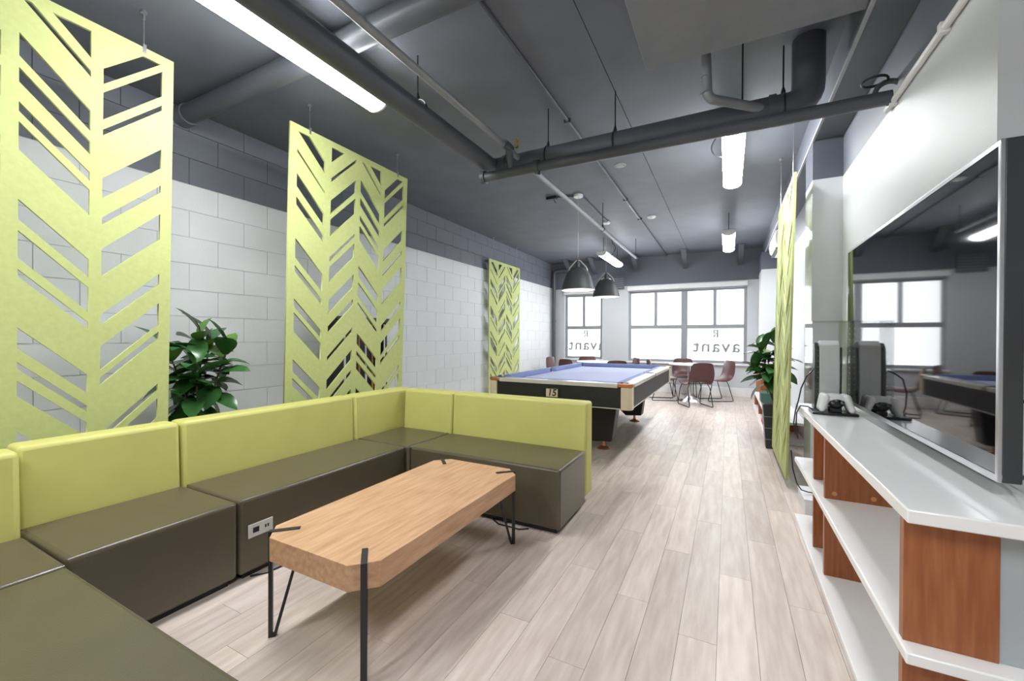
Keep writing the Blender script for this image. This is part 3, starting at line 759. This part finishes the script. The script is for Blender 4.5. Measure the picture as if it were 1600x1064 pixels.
# drain: along the room, then across it, up into the ceiling by the beam
YA, ZA, RA = 3.13, 2.655, .085
dp = thing('drain_pipe', 'thick charcoal pipe turning across the ceiling over the sofa', 'pipe', (-1.8, 2, ZA - RA))
MB().tube([(-1.82, YB, ZA + .03)] + elbow_pts((-1.82, YB, ZA + .03), (-1.80, YA, ZA), (.4, YA, ZA), .1) + elbow_pts((-1.8, YA, ZA), (.43, YA, ZA), (.43, YA, ZC), .12, 6) + [(.43, YA, ZC)], [.07]*3 + [.075, .08, .085, .085] + [.088]*8, 16).build('pipe', M_pipe, dp, smooth=True, angle=60)
for xx in (-.76, ): clevis(xx, YA, ZA, RA, dp)
for xx in (-1.3, .30): clevis(xx, YA, ZA, RA, dp)
for yy in (2.15, .9): clevis(-1.82, yy, ZA + .03, .072, dp, 'y')
MB().tube([(-1.69, YA, ZA), (-1.66, YA, ZA)], .095, 16).build('coupling', M_pipe, dp, smooth=True)
MB().tube([(.22, YA, ZA), (.26, YA, ZA)], .095, 16).build('coupling', M_pipe, dp, smooth=True)
# sprinkler main across the room in front of and below the drain
YM, ZM = 2.95, 2.52
sp = thing('sprinkler_main', 'charcoal pipe crossing the room below the thick pipe', 'pipe', (-.5, YM, ZM - .04))
MB().tube([(-1.80, YM, ZM), (.775, YM, ZM - .01)], .038, 16).build('pipe', M_pipe, sp, smooth=True)
for xx in (-1.80, -1.32): MB().tube([(xx - .012, YM, ZM), (xx + .022, YM, ZM)], .053, 16).build('coupling', M_pipe, sp, smooth=True)
MB().tube([(-1.30, YM, ZM + .045), (-1.30, YM, ZM - .06)], .012, 8).build('bolt', M_black, sp)
MB().tube(arc((.765, YM, ZM + .02), .06, -100, 190, 14, 'xz'), .014, 8).build('end_loop', M_pipe, sp, smooth=True)
MB().tube(arc((.70, YM - .02, ZM + .085), .055, -20, 320, 16, 'xy'), .007, 8).build('bracket', M_black, sp, smooth=True)
# sprinkler branch along the room
br = thing('sprinkler_branch', 'thin grey pipe running along the room towards the windows', 'pipe', (-1.53, 3, 2.65))
MB().tube([(-1.545, YB, 2.69), (-1.545, 2.9, 2.69)], .022, 12).build('pipe', M_pipel, br, smooth=True)
MB().tube([(-1.53, 2.9, 2.67), (-1.53, 8.0, 2.70)], .022, 12).build('pipe', M_pipel, br, smooth=True)
MB().tube([(-1.54, 2.82, 2.70), (-1.535, 2.93, 2.69)], .033, 14).build('coupling', M_pipe, br, smooth=True)
MB().tube([(-1.54, 2.90, 2.69), (-1.54, YM, ZM + .03)], .030, 14).build('tee', M_pipe, br, smooth=True)
MB().lathe([(.012, 0), (.012, .03), (.018, .035), (.018, .05), (.006, .055), (.006, .07), (.016, .072)], (-1.50, 2.96, 2.71), 12).build('sprinkler_head', M_brass, br, smooth=True)
for yy in (5.63, 7.92): clevis(-1.53, yy, 2.69, .022, br, 'y')
# thin conduit tight under the ceiling
cd_ = thing('ceiling_conduit', 'straight grey conduit fixed along the ceiling', 'conduit', (-1.215, 4, ZC - .03))
MB().tube([(-1.215, YB, ZC - .014), (-1.215, YF, ZC - .014)], .013, 8).build('tube', M_pipe, cd_, smooth=True)
for yy in (1.2, 3.35, 4.2, 5.6, 6.6): MB().box(-1.245, -1.185, yy - .01, yy + .01, ZC - .03, ZC).build('clip', M_pipe, cd_)
# round duct across the ceiling over the sofa
du = thing('round_duct', 'round charcoal duct crossing the ceiling from the block wall', 'duct', (-2.4, 1.77, 2.9))
MB().tube([(XL, 1.77, 2.972), (-.52, 1.77, 2.972)], .072, 20).build('pipe', M_pipe, du, smooth=True)
MB().tube([(XL, 1.77, 2.972), (XL + .12, 1.77, 2.972)], .082, 20).build('collar', M_char, du, smooth=True)
# grey drop pipe from the bulkhead
gp = thing('drop_pipe', 'pale grey pipe dropping beside the bulkhead and joining the thick pipe', 'pipe', (-.13, 2.82, 2.6))
MB().tube([(-.135, 2.82, ZC)] + elbow_pts((-.135, 2.82, ZC), (-.12, 2.82, 2.67), (.20, 3.08, 2.655), .05) + [(.20, 3.085, 2.655)], .028, 14).build('pipe', M_pipel, gp, smooth=True, angle=60)
for z in (2.70, 2.80): MB().tube([(-.13, 2.82, z), (-.13, 2.82, z + .012)], .033, 14).build('clamp', M_pipel, gp, smooth=True)
MB().tube([(.07, 2.97, 2.69), (.07, 2.97, ZC)], .005, 8).build('hanger_rod', M_black, gp)
# white conduit on the television wall, along the paint line
wc = thing('wall_conduit', 'white conduit along the top of the white television wall', 'conduit', (.78, 2.6, 2.48))
MB().tube([(.783, YE + .005, 2.485), (.783, 3.05, 2.485)], .015, 10).build('tube', M_white, wc, smooth=True)
for yy in (2.35, 2.95): MB().box(.765, .80, yy - .015, yy + .015, 2.462, 2.508).build('strap', M_white, wc, bevel=.003)
# corner riser by the far wall
cp = thing('corner_riser', 'charcoal pipe rising in the far corner and bending under the ceiling', 'pipe', (-3.84, 9.68, 0))
MB().tube([(-3.84, 9.68, 0)] + elbow_pts((-3.84, 9.68, 0), (-3.84, 9.66, 2.86), (-3.0, 9.6, 2.86), .12) + [(-3.05, 9.6, 2.86)], .045, 14).build('pipe', M_pipe, cp, smooth=True, angle=60)
MB().tube([(-3.84, 9.68, 1.6), (-3.84, 9.68, 1.62)], .055, 14).build('clamp', M_pipe, cp, smooth=True)
# sloping struts at the top of the far wall
for xx, nm in ((-3.42, 'next to the corner riser'), (-2.82, 'over the narrow window'), (-1.86, 'over the wall between the windows'), (-.83, 'over the middle of the wide window'), (.22, 'at the column end of the wide window')):
    s_ = thing('wall_strut', 'short sloping charcoal strut under the ceiling ' + nm, 'strut', (xx, YF, 2.72), 'sloping struts along the far wall')
    MB().hexa([(xx-.05,YF-.05,2.74),(xx+.05,YF-.05,2.74),(xx+.05,YF,2.72),(xx-.05,YF,2.72)], [(xx-.05,YF-.50,ZC-.008),(xx+.05,YF-.50,ZC-.008),(xx+.05,YF-.40,ZC-.008),(xx-.05,YF-.40,ZC-.008)]).build('bar', M_pipe, s_, bevel=.004)
    B(xx-.08, xx+.08, YF-.55, YF-.36, ZC-.008, ZC).build('plate', M_pipe, s_)

# ------------------------------------------------------------------ small fittings
for yy, lab, pr in ((6.58, 'white smoke detector on the ceiling between the lamps', .03), (4.49, 'flat grey blanking plate on the ceiling by the conduit', .008)):
    sd_ = thing('smoke_detector' if pr > .02 else 'ceiling_plate', lab, 'detector' if pr > .02 else 'plate', (-1.04, yy, ZC - pr))
    m_ = M_white if pr > .02 else M_pipel
    MB().lathe([(0, 0), (.04, 0), (.062, pr*.5), (.065, pr)], (-1.04, yy, ZC - pr), 24).build('body', m_, sd_, smooth=True)
    if pr > .02: MB().lathe([(0, 0), (.018, 0), (.02, .008)], (-1.04, yy, ZC - pr - .006), 16).build('cap', M_white, sd_, smooth=True)
    else:
        for q in (-.045, .045): MB().tube([(-1.04 + q, yy, ZC - pr - .003), (-1.04 + q, yy, ZC - pr)], .006, 8).build('screw', M_black, sd_)
vt = thing('wall_vent', 'charcoal louvred vent box above the pier between the windows', 'vent', (-2.33, YF, 2.36))
B(-2.52, -2.14, YF - .06, YF, 2.34, 2.64).build('frame', M_char, vt, bevel=.004)
for k in range(5): MB().hexa([(-2.5,YF-.085,2.37+k*.05),(-2.16,YF-.085,2.37+k*.05),(-2.16,YF-.06,2.385+k*.05),(-2.5,YF-.06,2.385+k*.05)], [(-2.5,YF-.085,2.375+k*.05),(-2.16,YF-.085,2.375+k*.05),(-2.16,YF-.06,2.39+k*.05),(-2.5,YF-.06,2.39+k*.05)]).build('louvre', M_trim, vt)
au = thing('air_conditioner', 'white split air conditioner under the beam above the low shelf', 'air conditioner', (.7, 7.55, 2.51))
T = lambda p: (p[0], p[2], p[1])
MB().prism([(.80, 2.51), (.80, 2.79), (.66, 2.79), (.60, 2.77), (.585, 2.68), (.60, 2.58), (.66, 2.52)], 7.1, 8.0, T).build('body', M_white, au, bevel=.01)
B(.61, .66, 7.15, 7.95, 2.515, 2.535).build('flap', M_blackp, au)


# ------------------------------------------------------------------ cue rack behind the middle screen
cr = thing('cue_rack', 'tall dark rack against the block wall behind the lime screen', 'rack', (-3.83, 3.5, 0))
B(-3.925, -3.90, 3.12, 3.86, .05, 1.40).build('backboard', M_blacklam, cr)
B(-3.925, -3.72, 3.10, 3.88, 1.38, 1.43).build('top_board', M_blacklam, cr, bevel=.003)
B(-3.925, -3.66, 3.10, 3.88, .0, .10).build('base', M_blacklam, cr, bevel=.003)
B(-3.90, -3.74, 3.12, 3.86, .62, .65).build('shelf', M_blacklam, cr)
for yy in (3.10, 3.855): B(-3.925, -3.76, yy, yy + .025, .1, 1.38).build('side', M_blacklam, cr)
for i in range(7):
    yy = 3.19 + i * .098
    q = thing('pool_cue', ('white-shafted' if i % 3 == 0 else 'wooden-shafted') + (' cue with black butt' if i % 2 else ' cue with maroon butt') + ', %s slot from the leafy plant end of the rack' % ('first','second','third','fourth','fifth','sixth','seventh')[i], 'cue', (-3.70, yy, .10), 'pool cues in the rack')
    xa, xb = -3.70, -3.71
    MB().tube([(xa, yy, .10), (xa, yy, .55)], [.015, .013], 10).build('butt', M_blackp if i % 2 else M_maroon, q, smooth=True)
    MB().tube([(xa, yy, .55), (xb, yy, 1.36)], [.013, .008], 10).build('shaft', M_cue if i % 3 else M_white, q, smooth=True)

# ------------------------------------------------------------------ plants
def leaf_mesh(L, W, m, droop):
    mb = MB(); n = 6; vs = []
    for i in range(n + 1):
        u = i / n; w_ = W * 1.12 * math.sin(math.pi * min(1, u ** 1.1 * .97 + .03)) ** .62
        if i == n: w_ = .0008
        z = -droop * u * u * L
        vs += [(-w_, u * L, z + w_ * .35), (0, u * L, z), (w_, u * L, z + w_ * .35)]
    fs = []
    for i in range(n):
        a = i * 3; fs += [(a, a+1, a+4, a+3), (a+1, a+2, a+5, a+4)]
    mb.add(vs, fs)
    me = bpy.data.meshes.new('leaf'); me.from_pydata(mb.v, [], mb.f); me.materials.append(m)
    for p in me.polygons: p.use_smooth = True
    return me
LEAVES = [leaf_mesh(.18, .045, M_leaf, .25), leaf_mesh(.16, .044, M_leaf, .4), leaf_mesh(.15, .042, M_leafl, .2), leaf_mesh(.19, .044, M_leaf, .55)]
def plant(t, base, stems, seed, nleaf, scale=1):
    rng = random.Random(seed); base = Vector(base)
    for tip, bend in stems:
        tip = Vector(tip); bend = Vector(bend); pts = []
        for i in range(9):
            u = i / 8; pts.append(base * (1-u)**2 + bend * 2*u*(1-u) + tip * u*u)
        MB().tube(pts, [.011 - .007 * i / 8 for i in range(9)], 7).build('stem', M_stem, t, smooth=True)
        for k in range(nleaf):
            u = .38 + .62 * (k + .5) / nleaf; f = u * 8; i = min(7, int(f)); p = pts[i].lerp(pts[i+1], f - i)
            az = k * 2.4 + rng.uniform(-.4, .4) + seed; el = R(-25 + 80 * (u - .38) / .62 + rng.uniform(-16, 16))
            if k >= nleaf - 2: el = R(62 + 15 * rng.random())
            o = bpy.data.objects.new('leaf', rng.choice(LEAVES if u > .7 else LEAVES[:2] + LEAVES[3:])); COL.objects.link(o); o.parent = t
            o.location = p - ORG[t.name]; s = scale * rng.uniform(.8, 1.12)
            o.rotation_mode = 'QUATERNION'
            o.rotation_quaternion = Matrix.Rotation(az, 3, 'Z').to_quaternion() @ Matrix.Rotation(el, 3, 'X').to_quaternion() @ Matrix.Rotation(rng.uniform(-.4, .4), 3, 'Y').to_quaternion()
            o.scale = (s, s, s)
lp = thing('rubber_plant', 'bushy green rubber plant between the sofa and the block wall', 'plant', (-3.4, 1.64, 0))
MB().lathe([(0, 0), (.13, 0), (.17, .42), (.175, .45), (.155, .45), (.15, .42)], (-3.4, 1.64, 0), 28).build('pot', M_pot, lp, smooth=True)
MB().lathe([(0, .415), (.149, .415)], (-3.4, 1.64, 0), 28).build('soil', M_soil, lp)
c0 = (-3.4, 1.64, .41)
plant(lp, c0, [((-3.4, 1.64, 1.25), (-3.39, 1.64, .9)), ((-3.3, 1.78, 1.13), (-3.35, 1.70, .85)), ((-3.45, 1.47, 1.08), (-3.42, 1.56, .85)), ((-3.5, 1.76, 1.2), (-3.46, 1.68, .8)), ((-3.27, 1.55, 1.05), (-3.35, 1.6, .75)), ((-3.45, 1.62, 1.0), (-3.42, 1.6, .75))], 3, 14, 1.28)
rp = thing('potted_plant', 'leafy green plant in a tall banded black planter beyond the screen', 'plant', (.46, 5.41, 0))
def sq(h, z): return [(.46-h, 5.41-h, z), (.46+h, 5.41-h, z), (.46+h, 5.41+h, z), (.46-h, 5.41+h, z)]
po = MB().hexa(sq(.085, 0), sq(.115, .47)).build('planter', M_pot, rp, bevel=.006)
for z in (.10, .225, .35):
    h_ = .085 + .03 * z / .47 + .002
    MB().hexa(sq(h_, z), sq(h_ + .0006, z + .006)).build('band', M_pipel, po)
MB().box(.343, .577, 5.293, 5.527, .47, .482).build('rim', M_pot, po); MB().box(.355, .565, 5.305, 5.515, .482, .486).build('soil', M_soil, rp)
plant(rp, (.46, 5.41, .48), [((.36, 5.40, 1.15), (.42, 5.41, .85)), ((.46, 5.44, 1.2), (.46, 5.42, .9)), ((.26, 5.38, .90), (.38, 5.41, .75)), ((.52, 5.50, 1.05), (.50, 5.4, .8)), ((.32, 5.50, 1.1), (.42, 5.46, .8))], 11, 12, 1.25)
